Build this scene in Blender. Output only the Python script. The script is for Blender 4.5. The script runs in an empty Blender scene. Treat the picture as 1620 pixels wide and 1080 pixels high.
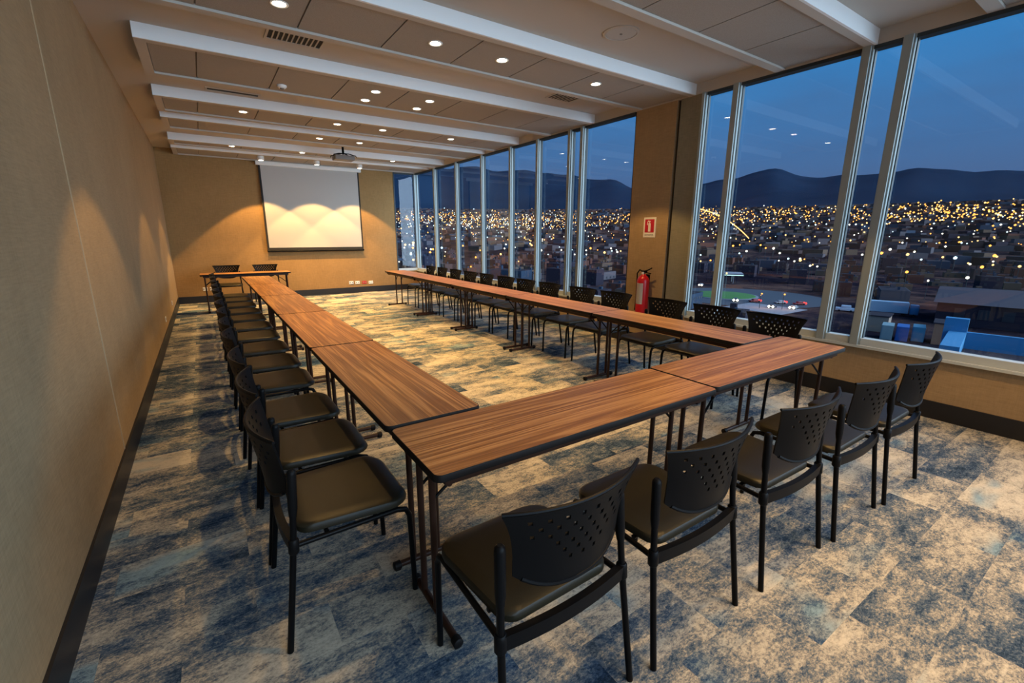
import bpy, bmesh, math, random
from mathutils import Vector, Matrix
random.seed(7)
S = bpy.context.scene
COL = S.collection
PI = math.pi

# ------------------------------------------------------------------ camera
F_PX, CAM_H = 712.725, 1.505
RC = ((0.8300385, -0.5576922, 0.0039231), (-0.1255031, -0.1936366, -0.9730128), (0.5434013, 0.8071457, -0.2307179))
cam = bpy.data.cameras.new('camera'); cam_o = bpy.data.objects.new('camera', cam); COL.objects.link(cam_o)
cam.sensor_width = 36.0; cam.lens = F_PX / 1620 * 36.0; cam.clip_start = 0.02; cam.clip_end = 30000
X, Y, Z = Vector(RC[0]), -Vector(RC[1]), -Vector(RC[2])
cam_o.matrix_world = Matrix(((X.x, Y.x, Z.x, 0), (X.y, Y.y, Z.y, 0), (X.z, Y.z, Z.z, CAM_H), (0, 0, 0, 1)))
S.camera = cam_o

# ------------------------------------------------------------------ exposure
S.view_settings.view_transform = 'Standard'; S.view_settings.look = 'None'
S.view_settings.gamma = 1.0; S.view_settings.use_curve_mapping = False
S.view_settings.exposure = 0.0
S.cycles.use_denoising = True
S.cycles.max_bounces = 7; S.cycles.diffuse_bounces = 4; S.cycles.glossy_bounces = 4; S.cycles.transparent_max_bounces = 12
S.cycles.sample_clamp_indirect = 4.0

# ------------------------------------------------------------------ dusk sky
W = bpy.data.worlds.new('dusk_sky'); S.world = W; W.use_nodes = True
nt = W.node_tree; nt.nodes.clear()
def WN(t): return nt.nodes.new(t)
tc = WN('ShaderNodeTexCoord'); sp = WN('ShaderNodeSeparateXYZ'); nt.links.new(tc.outputs['Generated'], sp.inputs[0])
ramp = WN('ShaderNodeValToRGB'); nt.links.new(sp.outputs['Z'], ramp.inputs[0])
cr = ramp.color_ramp
cr.elements[0].position = 0.0; cr.elements[0].color = (0.075, 0.135, 0.29, 1)
cr.elements[1].position = 1.0; cr.elements[1].color = (0.015, 0.16, 0.42, 1)
for p, c in ((0.10, (0.070, 0.150, 0.33, 1)), (0.20, (0.052, 0.190, 0.45, 1)), (0.36, (0.028, 0.250, 0.62, 1))):
    e = cr.elements.new(p); e.color = c
# soft clouds
mp = WN('ShaderNodeMapping'); mp.inputs['Scale'].default_value = (1.3, 1.3, 7.0); nt.links.new(tc.outputs['Generated'], mp.inputs[0])
nz = WN('ShaderNodeTexNoise'); nz.inputs['Scale'].default_value = 2.2; nz.inputs['Detail'].default_value = 5; nt.links.new(mp.outputs[0], nz.inputs[0])
cl = WN('ShaderNodeMapRange'); cl.inputs[1].default_value = 0.42; cl.inputs[2].default_value = 0.72; cl.inputs[3].default_value = 0.0; cl.inputs[4].default_value = 0.45
nt.links.new(nz.outputs[0], cl.inputs[0])
mx = WN('ShaderNodeMixRGB'); mx.inputs[2].default_value = (0.06, 0.13, 0.29, 1)
nt.links.new(cl.outputs[0], mx.inputs[0]); nt.links.new(ramp.outputs[0], mx.inputs[1])
# afterglow in the south-west, behind the camera
dt = WN('ShaderNodeVectorMath'); dt.operation = 'DOT_PRODUCT'; dt.inputs[1].default_value = (0.48, -0.85, 0.2)
nt.links.new(tc.outputs['Generated'], dt.inputs[0])
gl = WN('ShaderNodeMapRange'); gl.interpolation_type = 'SMOOTHSTEP'; gl.inputs[1].default_value = 0.46; gl.inputs[2].default_value = 0.95
nt.links.new(dt.outputs['Value'], gl.inputs[0])
mx2 = WN('ShaderNodeMixRGB'); mx2.inputs[2].default_value = (3.8, 5.1, 6.5, 1)
nt.links.new(gl.outputs[0], mx2.inputs[0]); nt.links.new(mx.outputs[0], mx2.inputs[1])
bg = WN('ShaderNodeBackground'); nt.links.new(mx2.outputs[0], bg.inputs[0]); bg.inputs[1].default_value = 1.0
wo = WN('ShaderNodeOutputWorld'); nt.links.new(bg.outputs[0], wo.inputs[0])

# ------------------------------------------------------------------ room numbers
XL, XR, YB, YR = -0.582, 4.962, 12.13, -1.9      # left wall, window wall, far wall, rear wall
ZL, ZH = 3.085, 3.202                            # low ceiling bands, high ceiling strips
SILL = 0.52; BBH = 0.15; T = 0.15
def portal(loc, rot, sx, sy):
    l = bpy.data.lights.new('window_portal', 'AREA'); l.shape = 'RECTANGLE'; l.size = sx; l.size_y = sy; l.cycles.is_portal = True
    o = bpy.data.objects.new('window_portal', l); COL.objects.link(o); o.location = loc; o.rotation_euler = rot
portal(((XL+XR)/2, YR-0.2, 1.8), (-PI/2, 0, PI), XR-XL, 2.6)
portal((XR+0.2, 0.8, 1.8), (PI/2, 0, PI/2), 5.4, 2.6)
portal((XR+0.2, 8.3, 1.8), (PI/2, 0, PI/2), 7.7, 2.6)

# ------------------------------------------------------------------ material helpers
def newmat(name):
    m = bpy.data.materials.new(name); m.use_nodes = True
    return m, m.node_tree, m.node_tree.nodes['Principled BSDF']
def plain(name, c, rough=0.5, metal=0.0, spec=None):
    m, t, b = newmat(name); b.inputs['Base Color'].default_value = (*c, 1); b.inputs['Roughness'].default_value = rough
    b.inputs['Metallic'].default_value = metal
    if spec is not None: b.inputs['Specular IOR Level'].default_value = spec
    return m
def node(t, ty, **kw):
    n = t.nodes.new(ty)
    for k, v in kw.items():
        if k.startswith('_'): setattr(n, k[1:], v)
        else: n.inputs[k].default_value = v
    return n
def link(t, a, b): t.links.new(a, b)
def rampn(t, src, stops):
    r = t.nodes.new('ShaderNodeValToRGB'); e = r.color_ramp.elements
    e[0].position, e[0].color = stops[0][0], (*stops[0][1], 1); e[1].position, e[1].color = stops[-1][0], (*stops[-1][1], 1)
    for p, c in stops[1:-1]: x = e.new(p); x.color = (*c, 1)
    link(t, src, r.inputs[0]); return r
def coords(t, scale, kind='Object', rnd=False):
    c = t.nodes.new('ShaderNodeTexCoord'); m = node(t, 'ShaderNodeMapping', Scale=scale)
    link(t, c.outputs[kind], m.inputs[0])
    if rnd:
        oi = t.nodes.new('ShaderNodeObjectInfo'); mu = node(t, 'ShaderNodeMath', _operation='MULTIPLY'); mu.inputs[1].default_value = 37.0
        link(t, oi.outputs['Random'], mu.inputs[0]); link(t, mu.outputs[0], m.inputs['Location'])
    return m.outputs[0]
def bump(t, b, src, strength, dist=0.01):
    bp = node(t, 'ShaderNodeBump', Strength=strength, Distance=dist); link(t, src, bp.inputs['Height']); link(t, bp.outputs[0], b.inputs['Normal'])

def wallpaper(name, base, axis):
    m, t, b = newmat(name)
    sc = (60, 60, 5)
    v = coords(t, sc); n1 = node(t, 'ShaderNodeTexNoise', Scale=2.0, Detail=5.0, Roughness=0.65); link(t, v, n1.inputs[0])
    v2 = coords(t, (5, 5, 60)); n2 = node(t, 'ShaderNodeTexNoise', Scale=2.0, Detail=3.0, Roughness=0.6); link(t, v2, n2.inputs[0])
    v3 = coords(t, (1.2, 1.2, 0.7)); n3 = node(t, 'ShaderNodeTexNoise', Scale=1.5, Detail=6.0, Roughness=0.7); link(t, v3, n3.inputs[0])
    a = node(t, 'ShaderNodeMath', _operation='ADD'); link(t, n1.outputs[0], a.inputs[0]); link(t, n2.outputs[0], a.inputs[1])
    a2 = node(t, 'ShaderNodeMath', _operation='ADD'); link(t, a.outputs[0], a2.inputs[0]); link(t, n3.outputs[0], a2.inputs[1])
    mr = node(t, 'ShaderNodeMapRange'); mr.inputs[1].default_value = 0.9; mr.inputs[2].default_value = 2.1; link(t, a2.outputs[0], mr.inputs[0])
    r = rampn(t, mr.outputs[0], ((0.0, tuple(c*0.72 for c in base)), (0.5, base), (1.0, tuple(min(1, c*1.25) for c in base))))
    link(t, r.outputs[0], b.inputs['Base Color']); b.inputs['Roughness'].default_value = 0.85; b.inputs['Specular IOR Level'].default_value = 0.15
    bump(t, b, a.outputs[0], 0.25, 0.004)
    return m
M = {}
M['paper'] = wallpaper('beige_woven_wallpaper', (0.370, 0.262, 0.148), 0)
M['paper_warm_lit'] = wallpaper('beige_wallpaper_warm_lit', (0.31, 0.185, 0.075), 0)  # same beige paper; dim warm light put into a darker ochre colour
M['paper_grey'] = wallpaper('grey_woven_wallpaper', (0.25, 0.24, 0.19), 0)
M['base'] = plain('black_baseboard', (0.010, 0.010, 0.013), 0.45)
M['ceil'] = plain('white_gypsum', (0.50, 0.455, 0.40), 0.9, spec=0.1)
M['beam'] = plain('ceiling_paint_daylit', (0.84, 0.84, 0.83), 0.8, spec=0.15)  # same paint as the ceiling, kept lighter to imitate daylight on the faces
m, t, b = newmat('acoustic_tile'); v = coords(t, (1, 1, 1)); n = node(t, 'ShaderNodeTexNoise', Scale=260.0, Detail=2.0); link(t, v, n.inputs[0])
r = rampn(t, n.outputs[0], ((0.3, (0.30, 0.275, 0.245)), (0.7, (0.42, 0.385, 0.345)))); link(t, r.outputs[0], b.inputs['Base Color']); b.inputs['Roughness'].default_value = 0.95
b.inputs['Specular IOR Level'].default_value = 0.05
M['tile'] = m
M['groove'] = plain('tile_groove', (0.22, 0.19, 0.16), 0.9)
M['alu'] = plain('grey_aluminium', (0.33, 0.375, 0.37), 0.55, 0.0, 0.2)
M['alu_dark'] = plain('dark_gasket', (0.02, 0.03, 0.035), 0.5)
M['alu_light'] = plain('pale_aluminium_sill', (0.55, 0.60, 0.60), 0.5, 0.0, 0.3)
M['plastic'] = plain('black_plastic', (0.0055, 0.0055, 0.006), 0.40, spec=0.09)
M['metal'] = plain('black_powder_coated_steel', (0.004, 0.004, 0.0045), 0.33, spec=0.12)
M['brown'] = plain('dark_brown_steel', (0.036, 0.016, 0.010), 0.38, spec=0.2)
M['edge'] = plain('black_rubber_edge', (0.008, 0.007, 0.007), 0.5, spec=0.15)
m, t, b = newmat('black_vinyl'); v = coords(t, (1, 1, 1)); n = node(t, 'ShaderNodeTexVoronoi', Scale=320.0); link(t, v, n.inputs['Vector'])
b.inputs['Base Color'].default_value = (0.018, 0.0155, 0.009, 1); b.inputs['Roughness'].default_value = 0.40; bump(t, b, n.outputs[0], 0.06, 0.002)
b.inputs['Specular IOR Level'].default_value = 0.26
M['vinyl'] = m
M['white'] = plain('white_plastic', (0.78, 0.77, 0.73), 0.4)
M['red'] = plain('red_enamel', (0.55, 0.006, 0.012), 0.28)
M['redplate'] = plain('red_plastic', (0.45, 0.02, 0.02), 0.4)
M['dark'] = plain('dark_slot', (0.012, 0.011, 0.010), 0.8)
M['screen'] = plain('matt_grey_white_screen', (0.43, 0.425, 0.41), 0.9, spec=0.1)
M['proj'] = plain('grey_projector_case', (0.20, 0.185, 0.17), 0.5)
M['chrome'] = plain('brushed_chrome', (0.5, 0.5, 0.5), 0.25, 1.0)
M['speaker'] = plain('grey_speaker_grille', (0.46, 0.45, 0.43), 0.8)
def emis(name, c, s):
    m = bpy.data.materials.new(name); m.use_nodes = True; t = m.node_tree; t.nodes.clear()
    e = node(t, 'ShaderNodeEmission', Color=(*c, 1), Strength=s); o = t.nodes.new('ShaderNodeOutputMaterial'); link(t, e.outputs[0], o.inputs[0])
    m.cycles.emission_sampling = 'NONE'; return m
M['bulb'] = emis('downlight_glow', (1.0, 0.86, 0.62), 22.0)
# laminate with grain along local x
m, t, b = newmat('walnut_laminate')
v = coords(t, (0.38, 17.0, 17.0), rnd=True)
nA = node(t, 'ShaderNodeTexNoise', Scale=1.1, Detail=3.0, Roughness=0.5, Distortion=1.1); link(t, v, nA.inputs[0])
mu = node(t, 'ShaderNodeMath', _operation='MULTIPLY'); mu.inputs[1].default_value = 24.0; link(t, nA.outputs[0], mu.inputs[0])
sn = node(t, 'ShaderNodeMath', _operation='SINE'); link(t, mu.outputs[0], sn.inputs[0])
v2 = coords(t, (1.6, 95.0, 95.0), rnd=True); nB = node(t, 'ShaderNodeTexNoise', Scale=1.4, Detail=4.0, Roughness=0.6); link(t, v2, nB.inputs[0])
m1 = node(t, 'ShaderNodeMapRange'); m1.inputs[1].default_value = -1; m1.inputs[2].default_value = 1; link(t, sn.outputs[0], m1.inputs[0])
mA = node(t, 'ShaderNodeMixRGB', Fac=0.70); link(t, m1.outputs[0], mA.inputs[1]); link(t, nB.outputs[0], mA.inputs[2])
r = rampn(t, mA.outputs[0], ((0.28, (0.195, 0.078, 0.022)), (0.5, (0.315, 0.138, 0.040)), (0.72, (0.52, 0.265, 0.092))))
link(t, r.outputs[0], b.inputs['Base Color']); b.inputs['Roughness'].default_value = 0.42; b.inputs['Specular IOR Level'].default_value = 0.42
M['wood'] = m
# carpet of 1 m x 0.25 m planks, distressed pattern streaked along x
m, t, b = newmat('distressed_carpet')
v = coords(t, (1, 1, 1))
br = node(t, 'ShaderNodeTexBrick', Scale=1.0); br.offset = 0.5; br.squash = 1.0
br.inputs['Color1'].default_value = (0, 0, 0, 1); br.inputs['Color2'].default_value = (1, 1, 1, 1); br.inputs['Mortar'].default_value = (0.5, 0.5, 0.5, 1)
br.inputs['Mortar Size'].default_value = 0.0; br.inputs['Brick Width'].default_value = 0.5; br.inputs['Row Height'].default_value = 0.25; link(t, v, br.inputs[0])
off = node(t, 'ShaderNodeVectorMath', _operation='SCALE'); off.inputs['Scale'].default_value = 9.0; link(t, br.outputs[0], off.inputs[0])
addv = node(t, 'ShaderNodeVectorMath', _operation='ADD'); link(t, v, addv.inputs[0]); link(t, off.outputs[0], addv.inputs[1])
def cn(scale, sc, det, ro, dist=0.0, src=None):
    mp_ = node(t, 'ShaderNodeMapping', Scale=scale); link(t, src or addv.outputs[0], mp_.inputs[0])
    n_ = node(t, 'ShaderNodeTexNoise', Scale=sc, Detail=det, Roughness=ro, Distortion=dist); link(t, mp_.outputs[0], n_.inputs[0]); return n_.outputs[0]
big = cn((0.9, 1.5, 1), 1.25, 2.0, 0.5, src=v)             # areas across planks
pl = cn((1.3, 3.2, 1), 1.6, 4.0, 0.62)                     # per plank patches
st = cn((4.5, 13.0, 1), 2.4, 7.0, 0.80, 0.15)               # streaks
fi = cn((30, 46, 1), 2.4, 4.0, 0.80)                       # pile flecks
def comb(a, b_, op, k=None):
    n_ = node(t, 'ShaderNodeMath', _operation=op); link(t, a, n_.inputs[0])
    if k is None: link(t, b_, n_.inputs[1])
    else: n_.inputs[1].default_value = k
    return n_.outputs[0]
mid = cn((9, 15, 1), 1.6, 8.0, 0.86, 0.2)
brv = node(t, 'ShaderNodeSeparateXYZ'); link(t, br.outputs[0], brv.inputs[0])
s0 = comb(comb(mid, None, 'MULTIPLY', 1.3), comb(brv.outputs[0], None, 'MULTIPLY', 0.28), 'ADD')
s1 = comb(comb(pl, None, 'MULTIPLY', 1.3), comb(st, None, 'MULTIPLY', 0.75), 'ADD')
s2 = comb(s1, comb(fi, None, 'MULTIPLY', 1.1), 'ADD')
s3 = comb(comb(s2, s0, 'ADD'), comb(big, None, 'MULTIPLY', 0.9), 'ADD')
mr = node(t, 'ShaderNodeMapRange'); mr.inputs[1].default_value = 2.32; mr.inputs[2].default_value = 3.20; link(t, s3, mr.inputs[0])
r = rampn(t, mr.outputs[0], ((0.0, (0.014, 0.026, 0.046)), (0.22, (0.036, 0.062, 0.105)), (0.40, (0.098, 0.130, 0.168)), (0.53, (0.21, 0.205, 0.19)), (0.70, (0.40, 0.365, 0.30)), (1.0, (0.56, 0.51, 0.41))))
bl = cn((1.1, 2.4, 1), 1.0, 3.0, 0.6)
blr = node(t, 'ShaderNodeMapRange'); blr.inputs[1].default_value = 0.56; blr.inputs[2].default_value = 0.66; blr.inputs[4].default_value = 0.75; link(t, bl, blr.inputs[0])
mb = node(t, 'ShaderNodeMixRGB', _blend_type='MULTIPLY'); mb.inputs[2].default_value = (0.22, 0.55, 0.95, 1); link(t, blr.outputs[0], mb.inputs[0]); link(t, r.outputs[0], mb.inputs[1])
link(t, mb.outputs[0], b.inputs['Base Color']); b.inputs['Roughness'].default_value = 1.0; b.inputs['Specular IOR Level'].default_value = 0.05
bump(t, b, fi, 0.5, 0.006)
M['carpet'] = m
# glass: clear with a fresnel reflection
m = bpy.data.materials.new('window_glass'); m.use_nodes = True; t = m.node_tree; t.nodes.clear()
tr = node(t, 'ShaderNodeBsdfTransparent', Color=(0.94, 0.97, 0.98, 1)); gg = node(t, 'ShaderNodeBsdfGlossy', Roughness=0.0, Color=(0.95, 0.97, 1, 1)); 
geo = t.nodes.new('ShaderNodeNewGeometry'); dp = node(t, 'ShaderNodeVectorMath', _operation='DOT_PRODUCT'); link(t, geo.outputs['Normal'], dp.inputs[0]); link(t, geo.outputs['Incoming'], dp.inputs[1])
def mth(op, a, k=None, rev=False):
    n_ = node(t, 'ShaderNodeMath', _operation=op); i0, i1 = (1, 0) if rev else (0, 1); link(t, a, n_.inputs[i0])
    if k is not None: n_.inputs[i1].default_value = k
    return n_.outputs[0]
ab = mth('ABSOLUTE', dp.outputs['Value']); om = mth('SUBTRACT', ab, 1.0, True); p5 = mth('POWER', om, 5.0); fr = mth('MULTIPLY', p5, 0.80); fr = mth('ADD', fr, 0.058)
ms = t.nodes.new('ShaderNodeMixShader'); o = t.nodes.new('ShaderNodeOutputMaterial')
link(t, fr, ms.inputs[0]); link(t, tr.outputs[0], ms.inputs[1]); link(t, gg.outputs[0], ms.inputs[2]); link(t, ms.outputs[0], o.inputs[0])
M['glass'] = m

# ------------------------------------------------------------------ mesh helpers
def bx(bm, x0, x1, y0, y1, z0, z1, mi=0, rot=None):
    vs = [bm.verts.new((x, y, z)) for z in (z0, z1) for y in (y0, y1) for x in (x0, x1)]
    if rot: bmesh.ops.transform(bm, matrix=rot, verts=vs)
    fs = [bm.faces.new([vs[i] for i in q]) for q in ((0, 2, 3, 1), (4, 5, 7, 6), (0, 1, 5, 4), (2, 6, 7, 3), (0, 4, 6, 2), (1, 3, 7, 5))]
    for f in fs: f.material_index = mi
    return vs, fs
def bevbox(bm, x0, x1, y0, y1, z0, z1, r, mi=0, seg=2, edges=None):
    vs, fs = bx(bm, x0, x1, y0, y1, z0, z1, mi)
    es = {e for f in fs for e in f.edges}
    if edges == 'z': es = [e for e in es if abs(e.verts[0].co.z-e.verts[1].co.z) > 1e-6]
    res = bmesh.ops.bevel(bm, geom=list(es), offset=r, segments=seg, profile=0.5, affect='EDGES')
    for f in res['faces']: f.material_index = mi
def tube(bm, pts, r, n=10, mi=0, caps=True, flat=1.0):
    pts = [Vector(p) for p in pts]; rings = []; up0 = None
    for i, p in enumerate(pts):
        d = (pts[min(i+1, len(pts)-1)]-pts[max(i-1, 0)]).normalized()
        if up0 is None:
            up0 = Vector((0, 0, 1)) if abs(d.z) < 0.9 else Vector((1, 0, 0))
        a = d.cross(up0).normalized()
        if a.length < 1e-4: a = Vector((1, 0, 0))
        b_ = a.cross(d).normalized(); up0 = b_
        rr = r[i] if isinstance(r, (list, tuple)) else r
        rings.append([bm.verts.new(p+a*math.cos(2*PI*k/n)*rr+b_*math.sin(2*PI*k/n)*rr*flat) for k in range(n)])
    for i in range(len(rings)-1):
        for k in range(n):
            f = bm.faces.new((rings[i][k], rings[i][(k+1) % n], rings[i+1][(k+1) % n], rings[i+1][k])); f.material_index = mi
    if caps:
        for rg in (rings[0][::-1], rings[-1]): bm.faces.new(rg).material_index = mi
def lathe(bm, prof, cx=0, cy=0, n=24, mi=0):
    rings = []
    for r_, z in prof: rings.append([bm.verts.new((cx+r_*math.cos(2*PI*k/n), cy+r_*math.sin(2*PI*k/n), z)) for k in range(n)])
    for i in range(len(rings)-1):
        for k in range(n): bm.faces.new((rings[i][k], rings[i][(k+1) % n], rings[i+1][(k+1) % n], rings[i+1][k])).material_index = mi
    bm.faces.new(rings[0][::-1]).material_index = mi; bm.faces.new(rings[-1]).material_index = mi
def obj(name, bm, mats, parent=None, smooth=False, loc=None):
    bmesh.ops.recalc_face_normals(bm, faces=bm.faces)
    me = bpy.data.meshes.new(name); bm.to_mesh(me); bm.free()
    for mm in (mats if isinstance(mats, (list, tuple)) else [mats]): me.materials.append(mm)
    if smooth:
        for p in me.polygons: p.use_smooth = True
        me.set_sharp_from_angle(angle=math.radians(38))
    o = bpy.data.objects.new(name, me); COL.objects.link(o)
    if parent: o.parent = parent
    if loc: o.location = loc
    return o
def tag(o, label=None, cat=None, group=None, kind=None):
    for k, v in (('label', label), ('category', cat), ('group', group), ('kind', kind)):
        if v: o[k] = v
    return o
def thing(name, label, cat, loc=(0, 0, 0), rz=0, group=None):
    o = bpy.data.objects.new(name, None); COL.objects.link(o); o.location = loc; o.rotation_euler = (0, 0, rz); o.empty_display_size = 0.1
    return tag(o, label, cat, group)
def struct(name, bm, mats, parent=None, label=None, smooth=False):
    o = obj(name, bm, mats, parent, smooth)
    if not parent: o['kind'] = 'structure'
    if label: o['label'] = label
    return o
def dup(src, loc, rz, label, group, name=None):
    r = src.copy(); COL.objects.link(r); r.location = loc; r.rotation_euler = (0, 0, rz); r['label'] = label; r['group'] = group
    kids = [o for o in bpy.data.objects if o.parent == src]
    for ch in kids:
        c = ch.copy(); COL.objects.link(c); c.parent = r
        for g in [o for o in bpy.data.objects if o.parent == ch]:
            d = g.copy(); COL.objects.link(d); d.parent = c
    return r
BM = bmesh.new

# ------------------------------------------------------------------ room shell
b = BM(); bx(b, XL-T, XR+T, YR-T, YB+T, -0.2, 0); struct('floor', b, M['carpet'], label='distressed blue and cream carpet of long planks')
b = BM(); bx(b, XL-T, XL, YR-T, YB+T, 0, ZH+0.1); struct('wall_left', b, M['paper'], label='long left wall in beige woven wallpaper')
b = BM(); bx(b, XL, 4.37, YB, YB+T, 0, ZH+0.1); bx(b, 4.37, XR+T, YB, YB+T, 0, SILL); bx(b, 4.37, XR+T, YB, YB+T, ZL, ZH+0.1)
struct('wall_back', b, M['paper_warm_lit'], label='far end wall in beige woven wallpaper, coloured ochre for its dim warm light')
b = BM(); bx(b, XL, XR, YR-T, YR, 0, SILL); bx(b, XL, XR, YR-T, YR, ZL, ZH+0.1); struct('wall_rear', b, M['paper'])
b = BM()
bx(b, XR, XR+T, YR-T, YB, 0, SILL); bx(b, XR, XR+T, YR-T, YB, ZL, ZH+0.1, 3)
bx(b, XR, XR+T, 3.82, 4.45, SILL, ZL)
bx(b, XR+0.015, XR+T, 3.50, 3.78, SILL, ZL, 1); bx(b, XR+0.05, XR+T, 3.78, 3.82, SILL, ZL, 2); bx(b, XR+0.01, XR+T, 4.45, 4.47, SILL, ZL, 2)
struct('wall_right', b, [M['paper'], M['paper_grey'], M['dark'], M['ceil']], label='window wall with low beige parapet and column')
b = BM(); bx(b, XL, XL+0.012, YR, YB, 0, BBH); struct('baseboard_left', b, M['base'])
b = BM(); bx(b, XL+0.012, XR-0.012, YB-0.012, YB, 0, BBH); struct('baseboard_back', b, M['base'])
b = BM(); bx(b, XR-0.012, XR, YR, YB-0.012, 0, BBH); struct('baseboard_right', b, M['base'])
b = BM(); bx(b, XL, XL+0.003, 3.60, 3.622, BBH, ZH); struct('trim_1', b, plain('wallpaper_seam', (0.43, 0.32, 0.19), 0.8), label='vertical wallpaper seam on left wall')

# ceiling: high strips with lowered tile bands between them
BANDS = [(-1.55, -0.75), (0.25, 1.18), (1.84, 2.68), (3.575, 4.45), (5.24, 6.33), (7.17, 8.04), (8.38, 9.25), (10.25, 10.82), (11.14, YB)]
b = BM(); bx(b, XL, XR, YR, YB, ZH, ZH+0.2, 0)
XB0 = -0.265; ZT = ZL+0.018
TILE = [0.17+0.675*i for i in range(7)]
for (y0, y1) in BANDS:
    fr_ = 0.09
    # frame (bottom skin) of the band
    bx(b, XB0, XR, y0, y0+0.02, ZL, ZH, 1)                        # front face, daylight put into its lighter paint
    if y1 < YB-0.01: bx(b, XB0, XR, y1-0.02, y1, ZL, ZH, 0)
    bx(b, XB0, XB0+0.02, y0+0.02, y1-0.02, ZL, ZH, 0)
    bx(b, XB0+0.02, XR, y0+0.02, y0+fr_, ZL, ZL+0.05, 0); bx(b, XB0+0.02, XR, y1-fr_, y1-0.02, ZL, ZL+0.05, 0)
    bx(b, XB0+0.02, XB0+0.08, y0+fr_, y1-fr_, ZL, ZL+0.05, 0)
    xs = [XB0+0.08]+TILE+[XR]
    for i in range(len(xs)-1):
        bx(b, xs[i]+0.006, xs[i+1]-0.006, y0+fr_+0.004, y1-fr_-0.004, ZT, ZT+0.02, 2)
    bx(b, XB0+0.08, XR, y0+fr_, y1-fr_, ZT+0.012, ZT+0.03, 3)
struct('ceiling', b, [M['ceil'], M['beam'], M['tile'], M['groove']], label='white stepped ceiling with lowered bands of acoustic tiles')

# ------------------------------------------------------------------ windows
wn = 0
def window(n, axis, a0, a1, plane, label=None, z0=SILL, z1=ZL):
    """pane between a0..a1 on the wall plane, with slim frame"""
    global wn
    wn += 1
    b = BM(); e = 0.03
    def q(lo, hi, za, zb, d0, d1, mi=0):
        if axis == 'y': bx(b, plane+d0, plane+d1, lo, hi, za, zb, mi)
        else: bx(b, lo, hi, plane+d0, plane+d1, za, zb, mi)
    q(a0, a1, z0, z0+0.062, 0.0, 0.09, 0); q(a0, a1, z1-0.03, z1, 0.0, 0.09, 1)
    q(a0, a0+0.006, z0+0.062, z1-0.03, 0.05, 0.064, 1); q(a1-0.006, a1, z0+0.062, z1-0.03, 0.05, 0.064, 1)
    w = struct('window_%d' % wn, b, [M['alu_light'], M['alu_dark']], label=label)
    b = BM()
    vs = []
    d = plane+0.065
    pts = [(a0, z0+0.05), (a1, z0+0.05), (a1, z1-0.02), (a0, z1-0.02)]
    b.faces.new([b.verts.new((d, p[0], p[1]) if axis == 'y' else (p[0], d, p[1])) for p in pts])
    obj('pane', b, M['glass'], w)
    return w
def mullion(axis, c, wdt, plane, n):
    b = BM()
    def q(lo, hi, d0, d1, mi=0):
        if axis == 'y': bx(b, plane+d0, plane+d1, lo, hi, SILL+0.0, ZL, mi)
        else: bx(b, lo, hi, plane+d0, plane+d1, SILL+0.0, ZL, mi)
    h = wdt/2
    q(c-h, c+h, -0.005, 0.062, 0)
    q(c-h+0.012, c+h-0.012, -0.030, -0.005, 0)
    q(c-h-0.008, c-h, 0.03, 0.062, 1); q(c+h, c+h+0.008, 0.03, 0.062, 1)
    struct('trim_%d' % n, b, [M['alu'], M['alu_dark']], label='vertical grey aluminium window mullion')
MUL = [(-1.3, .09), (-1.02, .09), (0.27, .085), (1.62, .085), (1.905, .085), (3.07, .085), (3.455, .055), (5.48, .08), (5.765, .08), (6.595, .08), (7.435, .08), (8.50, .08), (9.66, .09), (10.84, .10)]
tn = 1
for c, w_ in MUL:
    tn += 1; mullion('y', c, w_, XR, tn)
edges = [YR]+[c for c, _ in MUL if c < 3.4]+[3.455]
for i in range(len(edges)-1): window(0, 'y', edges[i]+0.045, edges[i+1]-0.045 if edges[i+1] < 3.4 else 3.43, XR, 'tall window pane in the window wall, near side of the column')
edges = [4.425]+[c for c, _ in MUL if c > 5]+[YB]
for i in range(len(edges)-1): window(0, 'y', edges[i]+0.045, edges[i+1]-0.045 if edges[i+1] < YB else YB-0.01, XR, 'tall window pane in the window wall, far side of the column')
window(0, 'x', 4.40, XR, YB, 'narrow window at the far end of the window wall')
tn += 1; b = BM(); bx(b, 4.37, 4.40, YB-0.01, YB+0.10, SILL, ZL); struct('trim_%d' % tn, b, M['alu_dark'], label='black window jamb on the far wall')
tn += 1; b = BM(); bx(b, XR-0.01, XR+0.10, YB-0.005, YB+0.10, SILL, ZL); struct('trim_%d' % tn, b, M['alu'], label='corner window post')
for i in range(4):
    a0 = XL+(XR-XL)/4*i; window(0, 'x', a0+0.04, a0+(XR-XL)/4-0.04, YR-0.13)
    if i: tn += 1; b = BM(); bx(b, a0-0.04, a0+0.04, YR-0.13, YR, SILL, ZL); struct('trim_%d' % tn, b, M['alu'])
tn += 1; b = BM(); bx(b, XR-0.035, XR+0.002, YR, 3.44, SILL-0.022, SILL+0.0); struct('trim_%d' % tn, b, M['alu_light'], label='pale window sill, near part')
tn += 1; b = BM(); bx(b, XR-0.035, XR+0.002, 4.47, YB, SILL-0.022, SILL+0.0); struct('trim_%d' % tn, b, M['alu_light'], label='pale window sill, far part')

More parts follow.
